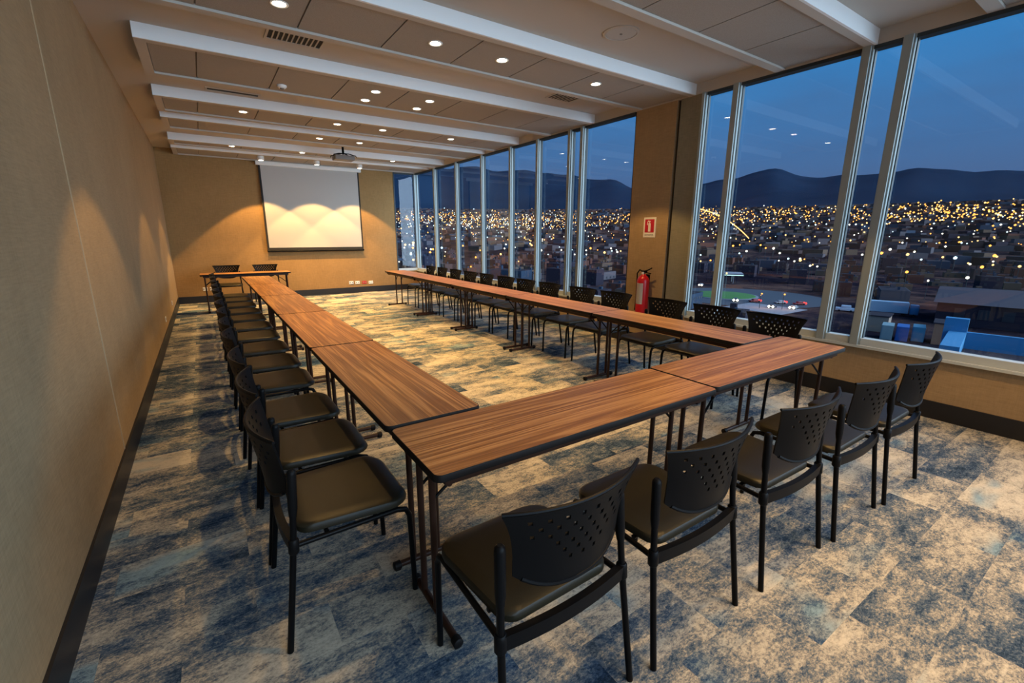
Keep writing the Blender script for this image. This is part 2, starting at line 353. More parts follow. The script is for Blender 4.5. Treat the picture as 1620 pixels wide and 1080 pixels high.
# ------------------------------------------------------------------ downlights
WARM = (1.0, 0.575, 0.18)
def spot(parent, energy, tilt=0.0, size=90, blend=0.18, z=-0.01):
    l = bpy.data.lights.new('downlight_lamp', 'SPOT'); l.energy = energy; l.color = WARM; l.spot_size = math.radians(size); l.spot_blend = blend; l.shadow_soft_size = 0.035
    o = bpy.data.objects.new('downlight_lamp', l); COL.objects.link(o); o.parent = parent; o.location = (0, 0, z); o.rotation_euler = (tilt, 0, 0)
def mk_downlight(label):
    t_ = thing('downlight', label, 'ceiling light')
    b = BM(); lathe(b, [(0.062, 0.012), (0.062, -0.004), (0.056, -0.007), (0.046, -0.004), (0.045, 0.012)], n=24)
    obj('trim_ring', b, M['white'], t_, True)
    b = BM(); lathe(b, [(0.045, 0.010), (0.045, -0.002), (0.036, -0.005)], n=20); obj('lamp_lens', b, M['bulb'], t_, True)
    return t_
rows = [(0.62, [1.88, 2.57, 3.78], 'row overhead'), (-1.15, [1.88, 2.57, 3.78], 'row behind'),
        (3.99, [0.67, 1.88, 2.56, 3.77], 'nearest row in view'),
        (5.63, [1.88, 2.55], 'near pair of the four clustered'), (6.04, [1.88, 2.55], 'far pair of the four clustered'),
        (7.53, [0.68, 1.90, 2.59, 3.78], 'third row in view'),
        (8.78, [1.90, 2.58], 'pair just before the projector'),
        (10.47, [0.69, 1.91, 3.79], 'row just beyond the projector'),
        (11.90, [1.24, 2.34, 3.28], 'row against the far wall')]
ordn = ['leftmost', 'second from the left', 'third from the left', 'rightmost']
proto_l = mk_downlight('tmp')
E_SPOT = 165.0
first = True
for y, xs, d in rows:
    names = {2: ['left', 'right'], 3: ['leftmost', 'middle', 'rightmost'], 4: ordn}[len(xs)]
    for x, nm in zip(xs, names):
        lab = 'lit round downlight, %s, %s' % (nm, d)
        if first: o = proto_l; first = False; o.location = (x, y, ZT); o['label'] = lab; o['group'] = 'recessed ceiling downlights'
        else: o = dup(proto_l, (x, y, ZT), 0, lab, 'recessed ceiling downlights')
def mk_added_can(p):  # housing added below a flush fitting, to carry the lowered lamp
    b = BM(); lathe(b, [(0.058, 0.0), (0.064, 0.004), (0.064, ZL-3.004)], n=24); obj('added_can_housing', b, M['white'], p, True)
for o in [o for o in bpy.data.objects if o.name.split('.')[0] == 'downlight' and o.type == 'EMPTY']:
    if o.location.y > 11.3: o.location.y = 11.30; o.location.z = 3.004; mk_added_can(o); spot(o, E_SPOT*2.4, size=91, blend=0.12, z=-0.012)  # far row lowered and moved off the wall to shape its light pools
    elif o.location.y < 3: spot(o, E_SPOT*0.85)
    elif 5 < o.location.y < 7: spot(o, E_SPOT*0.75)
    else: spot(o, E_SPOT)

# ------------------------------------------------------------------ chair
def chair_proto():
    t_ = thing('stacking_chair', 'x', 'chair')
    # local: faces +y, rear legs at y=0, front legs at y=0.49
    b = BM()
    w = 0.232; d0, d1 = 0.022, 0.455
    def outline(z, ins):
        pts = []
        rb, rf = 0.055, 0.095
        ww = w-ins
        for (cx, cy, r_, a0) in ((ww-rf, d1-ins-rf, rf, 0), (-(ww-rf), d1-ins-rf, rf, 90), (-(ww-0.02-rb), d0+ins+rb, rb, 180), ((ww-0.02-rb), d0+ins+rb, rb, 270)):
            for k in range(6): a = math.radians(a0+k*18); pts.append((cx+r_*math.cos(a), cy+r_*math.sin(a)*1.0, z))
        return pts
    levels = [(0.424, 0.012), (0.428, 0.0), (0.449, 0.0), (0.457, 0.005), (0.461, 0.018), (0.461, 0.06), (0.458, 0.12)]
    rings = []
    for z, ins in levels:
        rings.append([b.verts.new((x_, y_, z_-(0.02*max(0, (y_-0.38)/0.085)**2 if z > 0.43 else 0))) for x_, y_, z_ in outline(z, ins)])
    n = len(rings[0])
    for i in range(len(rings)-1):
        for k in range(n): b.faces.new((rings[i][k], rings[i][(k+1) % n], rings[i+1][(k+1) % n], rings[i+1][k]))
    b.faces.new(rings[0][::-1]); b.faces.new(rings[-1])
    seat = obj('seat', b, M['vinyl'], t_, True)
    b = BM()
    for s in (-1, 1): tube(b, [(s*0.236, 0.0, 0.412), (s*0.230, 0.18, 0.412), (s*0.224, 0.36, 0.412)], 0.0105)
    tube(b, [(-0.215, 0.385, 0.412), (0.215, 0.385, 0.412)], 0.009)
    tube(b, [(-0.21, 0.12, 0.412), (0.21, 0.12, 0.412)], 0.009)
    bevbox(b, -0.19, 0.19, 0.06, 0.40, 0.414, 0.426, 0.004, 0, 1)
    obj('seat_frame', b, M['metal'], t_, True)
    for s in (-1, 1):
        b = BM()
        tube(b, [(s*0.224, 0.34, 0.412), (s*0.222, 0.39, 0.412), (s*0.221, 0.425, 0.401), (s*0.220, 0.440, 0.370), (s*0.220, 0.443, 0.30), (s*0.218, 0.450, 0.0)], 0.0115, 12)
        obj('leg', b, M['metal'], t_, True)
    for s in (-1, 1):
        b = BM()
        tube(b, [(s*0.260, -0.052, 0.0), (s*0.250, -0.020, 0.25), (s*0.243, 0.001, 0.42), (s*0.237, 0.012, 0.55), (s*0.231, 0.022, 0.69)], 0.0115, 12)
        lg = obj('leg', b, M['metal'], t_, True)
        b = BM()
        tube(b, [(s*0.2375, 0.0105, 0.53), (s*0.236, 0.013, 0.56), (s*0.231, 0.022, 0.690), (s*0.2305, 0.0228, 0.701), (s*0.2305, 0.0230, 0.707)], [0.0125, 0.0160, 0.0165, 0.0145, 0.008], 14)
        cap = obj('post_cap', b, M['plastic'], lg, True)
    # rear crossbar: curved plastic strip with collars
    b = BM(); K = 14
    prev = None; rings = []
    for k in range(K+1):
        u = -1+2*k/K; x_ = u*0.242; y_ = -0.022+0.022*(u*u); zc = 0.420
        rings.append([b.verts.new((x_, y_+dy, zc+dz)) for dy, dz in ((-0.010, -0.026), (0.012, -0.020), (0.016, 0.018), (-0.012, 0.024))])
    for k in range(K):
        for j in range(4): b.faces.new((rings[k][j], rings[k][(j+1) % 4], rings[k+1][(j+1) % 4], rings[k+1][j]))
    b.faces.new(rings[0][::-1]); b.faces.new(rings[-1])
    for s in (-1, 1): tube(b, [(s*0.244, 0.0, 0.388), (s*0.244, 0.0, 0.394), (s*0.242, 0.003, 0.440), (s*0.242, 0.003, 0.446)], [0.014, 0.0185, 0.0185, 0.014], 14)
    obj('rear_crossbar', b, M['plastic'], t_, True)
    # perforated backrest
    b = BM(); NX, NZ = 38, 19
    def P(i, j):
        u = -1+2*i/NX; v_ = j/NZ                          # v 0 bottom .. 1 top
        hw = 0.200+0.054*v_**2.4
        x_ = u*hw
        zb = 0.552+0.058*(abs(u)**3.0); zt = 0.826+0.002*(abs(u)**2.0)
        z_ = zb+(zt-zb)*v_
        y_ = -0.042-0.046*v_**1.3+u*u*(0.052+0.015*v_)
        return Vector((x_, y_, z_))
    G = [[b.verts.new(P(i, j)) for i in range(NX+1)] for j in range(NZ+1)]
    for j in range(NZ):
        for i in range(NX):
            hole = False
            if 4 <= j <= 16 and j % 2 == 0:
                o_ = (j//2) % 2
                if ((i-4+o_*2) % 4 == 0) and 4 <= i <= 34:
                    c_ = (i-18.5)/15; low = 3.5+8*abs(c_)
                    hole = j >= low
            if hole: continue
            b.faces.new((G[j][i], G[j][i+1], G[j+1][i+1], G[j+1][i]))
    bmesh.ops.recalc_face_normals(b, faces=b.faces)
    bmesh.ops.solidify(b, geom=list(b.faces), thickness=0.007)
    # thick bottom rib and thin top lip
    rib = [P(i, 0)+Vector((0, -0.004, 0.004)) for i in range(2, NX-1, 2)]
    tube(b, rib, 0.008, 8)
    lip = [P(i, NZ) for i in range(0, NX+1, 2)]
    tube(b, lip, 0.006, 8)
    obj('backrest', b, M['plastic'], t_, True)
    return t_
chair0 = chair_proto()
used = [False]
def chair(x, y, rz, label, group):
    """x, y: middle of the rear feet, which splay 52 mm behind the crossbar"""
    x -= math.sin(rz)*0.052; y += math.cos(rz)*0.052
    if not used[0]:
        used[0] = True; chair0.location = (x, y, 0); chair0.rotation_euler = (0, 0, rz); chair0['label'] = label; chair0['group'] = group; return chair0
    return dup(chair0, (x, y, 0), rz, label, group)
num = ['nearest', 'second', 'third', 'fourth', 'fifth', 'sixth', 'seventh', 'eighth', 'ninth', 'tenth', 'eleventh', 'twelfth', 'thirteenth', 'farthest']
J = lambda a: random.uniform(-a, a)
near = [(0.785, 0.805, 0.02), (1.405, 0.79, 0.0), (2.09, 0.765, -0.02), (2.725, 0.74, 0.0), (3.33, 0.72, 0.0)]
nl = ['black perforated-back chair in front of the near table row, leftmost and closest to the camera', 'black perforated-back chair in front of the near table row, second from the left',
      'black perforated-back chair, middle one of the five in front of the near table row', 'black perforated-back chair in front of the near table row, second from the window',
      'black perforated-back chair in front of the near table row, rightmost beside the low window wall']
for (x, y, a), l in zip(near, nl): chair(x, y, a, l, 'chairs in front of the near table row')
left = [1.84, 2.39, 2.93, 3.63, 4.19, 4.80, 5.42, 6.04, 6.66, 7.28, 7.95, 8.62, 9.235]
for i, y in enumerate(left):
    nm = num[i] if i < 12 else 'farthest'
    chair((0.085, 0.086, 0.076)[i] if i < 3 else 0.065, y, -PI/2+J(0.03), 'black perforated-back chair along the left table row, %s from the camera' % nm if i else 'black perforated-back chair along the left table row, nearest the camera, with a broad shiny seat', 'chairs along the left table row')
right = [1.93, 2.49, 3.06, 3.80, 4.38, 5.07, 5.66, 6.22, 6.83, 7.42, 8.02, 8.62, 9.20]
for i, y in enumerate(right):
    nm = num[i] if i < 12 else 'farthest'
    chair(4.09, y, PI/2+J(0.03), 'black perforated-back chair on the window side of the right table row, %s from the camera' % nm, 'chairs between the right table row and the windows')
chair(0.37, 11.68, PI, 'black chair behind the far cross table, left of the two', 'chairs behind the far cross table')
chair(1.11, 11.64, PI, 'black chair behind the far cross table, right of the two, under the screen corner', 'chairs behind the far cross table')

# ------------------------------------------------------------------ folding table (local: length x 0..L, depth y 0..Wd)
L, Wd, TZ = 1.575, 0.448, 0.74
def rrect(x0, x1, y0, y1, r, n=6):
    pts = []
    for cx, cy, a0 in ((x1-r, y1-r, 0), (x0+r, y1-r, 90), (x0+r, y0+r, 180), (x1-r, y0+r, 270)):
        for k in range(n+1): a = math.radians(a0+90*k/n); pts.append((cx+r*math.cos(a), cy+r*math.sin(a)))
    return pts
def prism(bm, pts, z0, z1, mi=0):
    lo = [bm.verts.new((x, y, z0)) for x, y in pts]; hi = [bm.verts.new((x, y, z1)) for x, y in pts]; n = len(pts)
    for k in range(n): bm.faces.new((lo[k], lo[(k+1) % n], hi[(k+1) % n], hi[k])).material_index = mi
    bm.faces.new(lo[::-1]).material_index = mi; bm.faces.new(hi).material_index = mi
def table_proto():
    t_ = thing('folding_table', 'x', 'table')
    b = BM(); prism(b, rrect(0.006, L-0.006, 0.006, Wd-0.006, 0.026), TZ-0.026, TZ); top = obj('tabletop', b, M['wood'], t_)
    b = BM()
    o_ = rrect(0.001, L-0.001, 0.001, Wd-0.001, 0.031); i_ = rrect(0.006, L-0.006, 0.006, Wd-0.006, 0.026); n = len(o_)
    prof = [(0, TZ-0.029), (1, TZ-0.026), (1, TZ-0.004), (0.5, TZ-0.0005)]
    rings = [[b.verts.new((i_[k][0]+(o_[k][0]-i_[k][0])*f_, i_[k][1]+(o_[k][1]-i_[k][1])*f_, z_)) for k in range(n)] for f_, z_ in prof+[(0, TZ-0.0005)]]
    for a in range(len(rings)):
        c = (a+1) % len(rings)
        for k in range(n): b.faces.new((rings[a][k], rings[a][(k+1) % n], rings[c][(k+1) % n], rings[c][k]))
    obj('edge_band', b, M['edge'], top, True)
    b = BM()
    bx(b, 0.05, L-0.05, 0.035, 0.055, TZ-0.062, TZ-0.0265); bx(b, 0.05, L-0.05, Wd-0.055, Wd-0.035, TZ-0.062, TZ-0.0265)
    bx(b, 0.05, 0.07, 0.055, Wd-0.055, TZ-0.062, TZ-0.0265); bx(b, L-0.07, L-0.05, 0.055, Wd-0.055, TZ-0.062, TZ-0.0265)
    obj('apron', b, M['brown'], t_)
    for s in (0, 1):
        X_ = (lambda v_: v_) if s == 0 else (lambda v_: L-v_)
        Y_ = (lambda v_: v_)
        b = BM(); xp = 0.045 if s == 0 else 0.045
        px = X_(0.075)
        for yy in (0.115, 0.235): tube(b, [(px, yy, 0.035), (px, yy, TZ-0.06)], 0.0135, 12)
        tube(b, [(px, 0.055, TZ-0.072), (px, Wd-0.055, TZ-0.072)], 0.011, 8)
        tube(b, [(px, 0.035, 0.024), (px, Wd-0.035, 0.024)], 0.015, 12)
        lg = obj('leg', b, M['brown'], t_, True)
        for yy in (0.035, Wd-0.035):
            b = BM(); tube(b, [(px, yy-0.018, 0.023), (px, yy-0.014, 0.023), (px, yy+0.014, 0.023), (px, yy+0.018, 0.023)], [0.014, 0.020, 0.020, 0.014], 12)
            bevbox(b, px-0.014, px+0.014, yy-0.014, yy+0.014, 0.0, 0.02, 0.004, 0, 1); obj('rubber_foot', b, M['edge'], lg, True)
        b = BM()
        for yy in (0.115, 0.235):
            tube(b, [(px, yy, 0.52), (X_(0.17), yy+0.01, 0.60), (X_(0.30), yy+0.02, TZ-0.05)], 0.0065, 8)
        tube(b, [(X_(0.30), 0.06, TZ-0.05), (X_(0.30), Wd-0.06, TZ-0.05)], 0.008, 8)
        obj('folding_brace', b, M['metal'], t_, True)
    return t_
tb = table_proto(); tfirst = [True]
def table(x, y, rz, label, group):
    if tfirst[0]:
        tfirst[0] = False; tb.location = (x, y, 0); tb.rotation_euler = (0, 0, rz); tb['label'] = label; tb['group'] = group; return tb
    return dup(tb, (x, y, 0), rz, label, group)
table(0.530+L, 1.672, PI, 'walnut laminate folding table at the near end, left one closest to the camera', 'tables of the near row')
table(2.112, 1.238, 0.0, 'walnut laminate folding table at the near end, right one by the windows', 'tables of the near row')
on5 = ['nearest', 'second nearest', 'middle', 'fourth nearest', 'farthest']
for i in range(5):
    table(0.525-0.002*i, 1.685+(i+1)*(L+0.008), -PI/2, 'walnut laminate folding table of the left row, %s of its five' % on5[i], 'tables of the left row')
for i in range(5):
    table(3.162+Wd, 1.70+i*(L+0.004), PI/2, 'walnut laminate folding table of the right row, %s of its five' % on5[i], 'tables of the right row')
table(-0.12, 10.36, 0, 'walnut laminate folding table standing crosswise at the far end', 'far cross table')

# ------------------------------------------------------------------ projection screen, projector
t_ = thing('projection_screen', 'white pull-down projection screen with black border on the far wall', 'projection screen', (2.36, YB-0.06, 0))
b = BM(); bx(b, -1.07, 1.07, -0.004, 0.0, 1.185, 3.02); obj('screen_surface', b, M['screen'], t_)
b = BM(); bx(b, -1.11, -1.07, -0.005, 0.001, 1.12, 3.02); bx(b, 1.07, 1.105, -0.005, 0.001, 1.12, 3.02); bx(b, -1.07, 1.07, -0.005, 0.001, 1.12, 1.185); obj('screen_border', b, M['dark'], t_)
b = BM(); tube(b, [(-1.115, -0.002, 1.105), (1.115, -0.002, 1.105)], 0.022, 12); obj('bottom_bar', b, M['metal'], t_, True)
b = BM(); bevbox(b, -1.16, 1.16, -0.055, 0.045, 3.0, ZL, 0.01); obj('roller_case', b, M['white'], t_)
t_ = thing('projector', 'small dark projector hanging from the ceiling before the screen', 'projector', (2.53, 9.75, 0))
b = BM(); bevbox(b, -0.19, 0.19, -0.14, 0.14, 2.915, 3.005, 0.02, 0, 3); obj('projector_case', b, M['proj'], t_, True)
b = BM(); R_ = Matrix.Rotation(-PI/2, 4, 'X'); lathe(b, [(0.04, -0.01), (0.045, 0.03), (0.036, 0.035), (0.03, 0.02)], n=20); bmesh.ops.transform(b, matrix=Matrix.Translation((0.08, 0.13, 2.965)) @ R_, verts=b.verts); obj('lens', b, M['dark'], t_, True)
b = BM(); tube(b, [(0, 0, 3.03), (0, 0, ZH)], 0.022, 12); lathe(b, [(0.06, ZH-0.012), (0.06, ZH)], n=20); obj('mounting_pole', b, M['metal'], t_, True)
b = BM()
for sx in (-1, 1):
    for sy in (-1, 1): tube(b, [(0, 0, 3.05), (sx*0.10, sy*0.07, 3.035), (sx*0.21, sy*0.12, 3.0), (sx*0.215, sy*0.125, 2.97)], 0.009, 8)
obj('mounting_arms', b, M['metal'], t_, True)

# ------------------------------------------------------------------ extinguisher and sign
t_ = thing('fire_extinguisher', 'red fire extinguisher with white label hung on the window wall column', 'fire extinguisher', (XR-0.095, 4.07, 0))
b = BM(); lathe(b, [(0.05, 0.47), (0.078, 0.475), (0.082, 0.49), (0.082, 0.90), (0.076, 0.935), (0.055, 0.965), (0.028, 0.985), (0.022, 1.0)], n=28); cyl = obj('cylinder', b, M['red'], t_, True)
b = BM()
for k in range(8):
    a0 = math.radians(150+k*9); a1 = math.radians(150+(k+1)*9)
    b.faces.new([b.verts.new((0.0835*math.cos(a), 0.0835*math.sin(a), z)) for a, z in ((a0, 0.60), (a1, 0.60), (a1, 0.88), (a0, 0.88))])
bmesh.ops.solidify(b, geom=list(b.faces), thickness=0.001); obj('paper_label', b, M['white'], cyl)
b = BM(); tube(b, [(0, 0, 0.99), (0, 0, 1.03)], 0.016, 10); bevbox(b, -0.013, 0.013, -0.05, 0.03, 1.02, 1.045, 0.004); tube(b, [(0, -0.02, 1.04), (0, -0.07, 1.055), (0, -0.13, 1.085)], 0.008, 8); tube(b, [(0, -0.02, 1.02), (0, -0.08, 1.015), (0, -0.12, 1.01)], 0.007, 8)
obj('valve_handle', b, M['metal'], t_, True)
b = BM(); tube(b, [(0, 0.02, 1.03), (0.0, 0.07, 1.05), (0.0, 0.11, 1.0), (0, 0.105, 0.85), (0, 0.10, 0.62)], 0.009, 10); tube(b, [(0, 0.10, 0.64), (0, 0.10, 0.50)], [0.012, 0.022], 12); obj('hose', b, M['plastic'], t_, True)
b = BM(); lathe(b, [(0.018, -0.004), (0.018, 0.006)], n=16); bmesh.ops.transform(b, matrix=Matrix.Translation((-0.02, 0.0, 1.01)) @ Matrix.Rotation(PI/2, 4, 'Y'), verts=b.verts); obj('pressure_gauge', b, M['white'], t_)
b = BM(); bx(b, 0.06, 0.095, -0.02, 0.02, 0.92, 0.97); bx(b, 0.08, 0.095, -0.03, 0.03, 0.80, 0.99); obj('wall_bracket', b, M['metal'], t_)
t_ = thing('safety_sign', 'small white and red extinguisher sign on the column above the extinguisher', 'sign', (XR, 4.105, 1.605))
b = BM(); bevbox(b, -0.005, 0.0, -0.10, 0.10, -0.13, 0.13, 0.0015, 0, 1); obj('sign_board', b, M['white'], t_)
b = BM(); bx(b, -0.006, -0.0051, -0.075, 0.075, -0.065, 0.105); obj('red_panel', b, plain('sign_red', (0.50, 0.01, 0.03), 0.45), t_)
b = BM()
def yz(pts, x0=-0.0072, x1=-0.0061):
    lo = [b.verts.new((x0, -y, z)) for y, z in pts]; hi = [b.verts.new((x1, -y, z)) for y, z in pts]; n = len(pts)
    for k in range(n): b.faces.new((lo[k], lo[(k+1) % n], hi[(k+1) % n], hi[k]))
    b.faces.new(lo); b.faces.new(hi[::-1])
yz([(-0.020, -0.055), (0.020, -0.055), (0.020, 0.045), (0.012, 0.058), (-0.012, 0.058), (-0.020, 0.045)])
yz([(-0.006, 0.058), (0.006, 0.058), (0.006, 0.072), (-0.006, 0.072)]); yz([(-0.030, 0.074), (0.018, 0.072), (0.018, 0.080), (-0.030, 0.090)]); yz([(-0.040, 0.03), (-0.030, 0.03), (-0.028, 0.078), (-0.036, 0.078)])
obj('extinguisher_icon', b, M['white'], t_)
cu = bpy.data.curves.new('sign_text', 'FONT'); cu.body = 'EXTINTOR'; cu.size = 0.030; cu.align_x = 'CENTER'; cu.extrude = 0.0005
to = bpy.data.objects.new('sign_text', cu); COL.objects.link(to); to.parent = t_; to.location = (-0.0058, 0, -0.108); to.rotation_euler = (PI/2, 0, -PI/2)
cu.materials.append(plain('sign_lettering', (0.10, 0.10, 0.16), 0.5))
bpy.context.view_layer.update()
tm = bpy.data.meshes.new_from_object(to); tx = bpy.data.objects.new('sign_text', tm); COL.objects.link(tx); tx.parent = t_; tx.location = to.location; tx.rotation_euler = to.rotation_euler; bpy.data.objects.remove(to); tx.name = 'sign_text'

# ------------------------------------------------------------------ sockets
def socket(loc, rz, mat, label, w_=0.115, name='wall_socket'):
    t_ = thing(name, label, 'wall socket', loc, rz, 'wall sockets')
    b = BM(); bevbox(b, -w_/2, w_/2, -0.010, 0.0, -0.038, 0.038, 0.004, 0, 2); obj('cover_plate', b, mat, t_)
    b = BM()
    for dx in (-0.028, 0.028):
        lathe(b, [(0.015, -0.0005), (0.015, 0.0)], cx=dx, n=14)
    bmesh.ops.transform(b, matrix=Matrix.Translation((0, -0.0102, 0)) @ Matrix.Rotation(PI/2, 4, 'X'), verts=b.verts); obj('outlet_holes', b, M['groove'], t_)
socket((3.10, YB, 0.27), 0, M['white'], 'white wall socket low on the far wall, leftmost of four below the screen')
socket((3.26, YB, 0.265), 0, M['white'], 'white wall socket low on the far wall, second of four, left of the red one')
socket((3.44, YB, 0.26), 0, M['redplate'], 'red wall socket low on the far wall')
socket((3.61, YB, 0.255), 0, M['white'], 'white wall socket low on the far wall, right of the red one')
socket((-0.07, YB, 0.30), 0, M['white'], 'white wall socket on the far wall under the cross table, left', 0.09)
socket((0.06, YB, 0.30), 0, M['white'], 'white wall socket on the far wall under the cross table, right', 0.09)
socket((XL, 8.15, 0.29), PI/2, M['white'], 'beige socket plate low on the left wall, nearer one', 0.10)
socket((XL, 9.95, 0.30), PI/2, M['white'], 'beige socket plate low on the left wall, farther one near the corner', 0.10)

# ------------------------------------------------------------------ ceiling fittings
def vent(x0, x1, y0, y1, label, n):
    t_ = thing('ceiling_vent', label, 'vent', ((x0+x1)/2, (y0+y1)/2, ZH), 0, 'ceiling vents'); hx, hy = (x1-x0)/2, (y1-y0)/2
    b = BM(); e = 0.02
    bx(b, -hx, hx, -hy, -hy+e, -0.008, 0); bx(b, -hx, hx, hy-e, hy, -0.008, 0); bx(b, -hx, -hx+e, -hy+e, hy-e, -0.008, 0); bx(b, hx-e, hx, -hy+e, hy-e, -0.008, 0); obj('vent_frame', b, M['ceil'], t_)
    b = BM(); bx(b, -hx+e, hx-e, -hy+e, hy-e, -0.002, -0.0005); obj('vent_opening', b, M['dark'], t_)
    b = BM()
    for k in range(1, n): c = -hx+e+(2*hx-2*e)*k/n; bx(b, c-0.006, c+0.006, -hy+e, hy-e, -0.007, -0.003)
    if n > 1: obj('vent_slats', b, M['ceil'], t_)
vent(0.68, 1.16, 4.58, 4.98, 'slatted square ceiling vent left of centre, behind the nearest lit tile band', 11)
vent(3.84, 4.24, 4.62, 4.98, 'ceiling vent near the windows, half hidden by the tile band', 8)
vent(0.26, 0.84, 6.93, 7.06, 'long dark slot vent in the ceiling on the left', 1)
t_ = thing('ceiling_speaker', 'large round flush speaker in the ceiling strip over the near tables', 'speaker', (3.23, 3.13, ZH))
b = BM(); lathe(b, [(0.155, 0.0), (0.155, -0.006), (0.135, -0.010), (0.133, -0.004)], n=36); obj('speaker_rim', b, M['ceil'], t_, True)
b = BM(); lathe(b, [(0.132, -0.002), (0.130, -0.007), (0.02, -0.009)], n=36); gr = obj('speaker_grille', b, M['speaker'], t_, True)
b = BM(); lathe(b, [(0.012, -0.009), (0.012, -0.0115)], n=12); obj('badge', b, M['groove'], gr)
t_ = thing('smoke_detector', 'small round white smoke detector in the second lit tile band', 'smoke detector', (0.95, 6.0, ZT))
b = BM(); lathe(b, [(0.05, 0.002), (0.05, -0.015), (0.035, -0.03)], n=24); obj('detector_body', b, M['white'], t_, True)
b = BM(); lathe(b, [(0.022, -0.030), (0.018, -0.040)], n=16); obj('sensor_chamber', b, M['groove'], t_, True)

# ------------------------------------------------------------------ city and hills outside
GZ = -26.0
def ter(r):
    u = min(1, max(0, (r-600)/2300)); return GZ+172*(u*u*(3-2*u)*0.55+u*0.45)
RIDGE = [(-30, 4.0), (0, 5.0), (9.8, 5.3), (18, 5.9), (24, 5.9), (28, 6.6), (32, 5.9), (38, 5.6), (41.5, 5.2), (45, 6.3), (49, 7.0), (53, 7.3), (57, 7.2), (61, 7.9), (64, 7.8), (67, 8.8), (72, 9.4), (80, 8.5), (110, 6.0)]
def ridge(a):
    for (a0, e0), (a1, e1) in zip(RIDGE, RIDGE[1:]):
        if a0 <= a <= a1: k = (a-a0)/(a1-a0); k = k*k*(3-2*k); return e0+(e1-e0)*k
    return 5
random.seed(3)
ph = [random.uniform(0, 6.28) for _ in range(8)]
b = BM(); grid = []
radii = [25, 60, 120, 240, 420, 600, 800, 1000, 1250, 1500, 1800, 2100, 2500, 2900, 3400, 4000, 4700, 5400, 6100, 6800, 7600, 8600]
NA = 220
for r_ in radii:
    row = []
    for k in range(NA+1):
        a = -30+140*k/NA
        if r_ <= 2900: z = ter(r_)
        else:
            top = 6800*math.tan(math.radians(ridge(a)))+CAM_H
            top += 22*math.sin(a*0.45+ph[0])+12*math.sin(a*1.1+ph[1])+5*math.sin(a*2.3+ph[2])
            u = min(1, (r_-2900)/3900); z = 146+(top-146)*(u**1.15)
            z += (1-abs(2*u-1))*70*math.sin(a*0.25+r_*0.0013+ph[3])+(1-abs(2*u-1))*30*math.sin(a*0.6+r_*0.003+ph[4])
            if r_ > 6800: z = top-(r_-6800)*0.35
        row.append(b.verts.new((r_*math.cos(math.radians(a)), r_*math.sin(math.radians(a)), z)))
    grid.append(row)
for i in range(len(radii)-1):
    for k in range(NA):
        f = b.faces.new((grid[i][k], grid[i][k+1], grid[i+1][k+1], grid[i+1][k])); f.material_index = 1 if radii[i] >= 2900 else 0
m, t, bb = newmat('city_ground'); v = coords(t, (1, 1, 1)); n1 = node(t, 'ShaderNodeTexNoise', Scale=0.02, Detail=8.0, Roughness=0.7); link(t, v, n1.inputs[0])
r = rampn(t, n1.outputs[0], ((0.38, (0.006, 0.006, 0.012)), (0.5, (0.024, 0.018, 0.026)), (0.62, (0.11, 0.060, 0.050)))); link(t, r.outputs[0], bb.inputs['Base Color']); bb.inputs['Roughness'].default_value = 0.95; bb.inputs['Specular IOR Level'].default_value = 0
g_city = m
m, t, bb = newmat('mountain_rock'); v = coords(t, (1, 1, 1)); n1 = node(t, 'ShaderNodeTexNoise', Scale=0.0015, Detail=6.0); link(t, v, n1.inputs[0])
r = rampn(t, n1.outputs[0], ((0.3, (0.008, 0.021, 0.046)), (0.7, (0.014, 0.031, 0.062)))); link(t, r.outputs[0], bb.inputs['Base Color']); bb.inputs['Roughness'].default_value = 1.0; bb.inputs['Specular IOR Level'].default_value = 0
struct('hills', b, [g_city, m], label='dark blue mountain range and city floor beyond the windows', smooth=True)

# buildings
BCOL = [(0.075, 0.050, 0.052), (0.030, 0.026, 0.040), (0.105, 0.092, 0.105), (0.110, 0.046, 0.036), (0.035, 0.055, 0.090), (0.125, 0.085, 0.065)]
bmats = [plain('render_%d' % i, c, 0.9, spec=0.05) for i, c in enumerate(BCOL)]
roofm = plain('flat_roof', (0.040, 0.034, 0.044), 0.95, spec=0.05); darkwin = plain('dark_window', (0.02, 0.025, 0.035), 0.3)
def building_mesh(b, cx, cy, sx, sy, z0, h, rz, mi, win=True):
    R_ = Matrix.Translation((cx, cy, 0)) @ Matrix.Rotation(rz, 4, 'Z')
    bx(b, -sx/2, sx/2, -sy/2, sy/2, z0, z0+h, mi, R_)
    bx(b, -sx/2+0.3, sx/2-0.3, -sy/2+0.3, sy/2-0.3, z0+h, z0+h+0.05, 6, R_)
    if win:
        nf = max(1, int(h/3)); nw = max(2, int(sx/3.5))
        for f_ in range(nf):
            for w_ in range(nw):
                x_ = -sx/2+sx*(w_+0.5)/nw
                for s in (-1, 1): bx(b, x_-0.6, x_+0.6, s*sy/2-0.04, s*sy/2+0.04, z0+f_*3+1, z0+f_*3+2.3, 7, R_)
protos = []
for i in range(6):
    b = BM(); sx, sy, h = [(14, 9, 6), (10, 10, 9), (24, 12, 5.5), (9, 7, 6), (30, 16, 7), (12, 8, 3.5)][i]
    building_mesh(b, 0, 0, sx, sy, 0, h, 0, i)
    bx(b, sx*0.2, sx*0.2+2.2, -1, 1.2, h, h+2.0, i); bx(b, -sx*0.3, -sx*0.3+1.2, -2, -1, h, h+1.3, 4)
    me_o = obj('building', b, bmats+[roofm, darkwin]); protos.append(me_o)
random.seed(20); SLP = []
for k in range(150):
    SLP.append((random.uniform(-6, 76), 235+460*random.random()**0.8))
SLX = [(r_*math.cos(math.radians(a)), r_*math.sin(math.radians(a))) for a, r_ in SLP]
random.seed(11); placed = []
for p in protos: p.hide_render = False
nb = 0
tries = 0
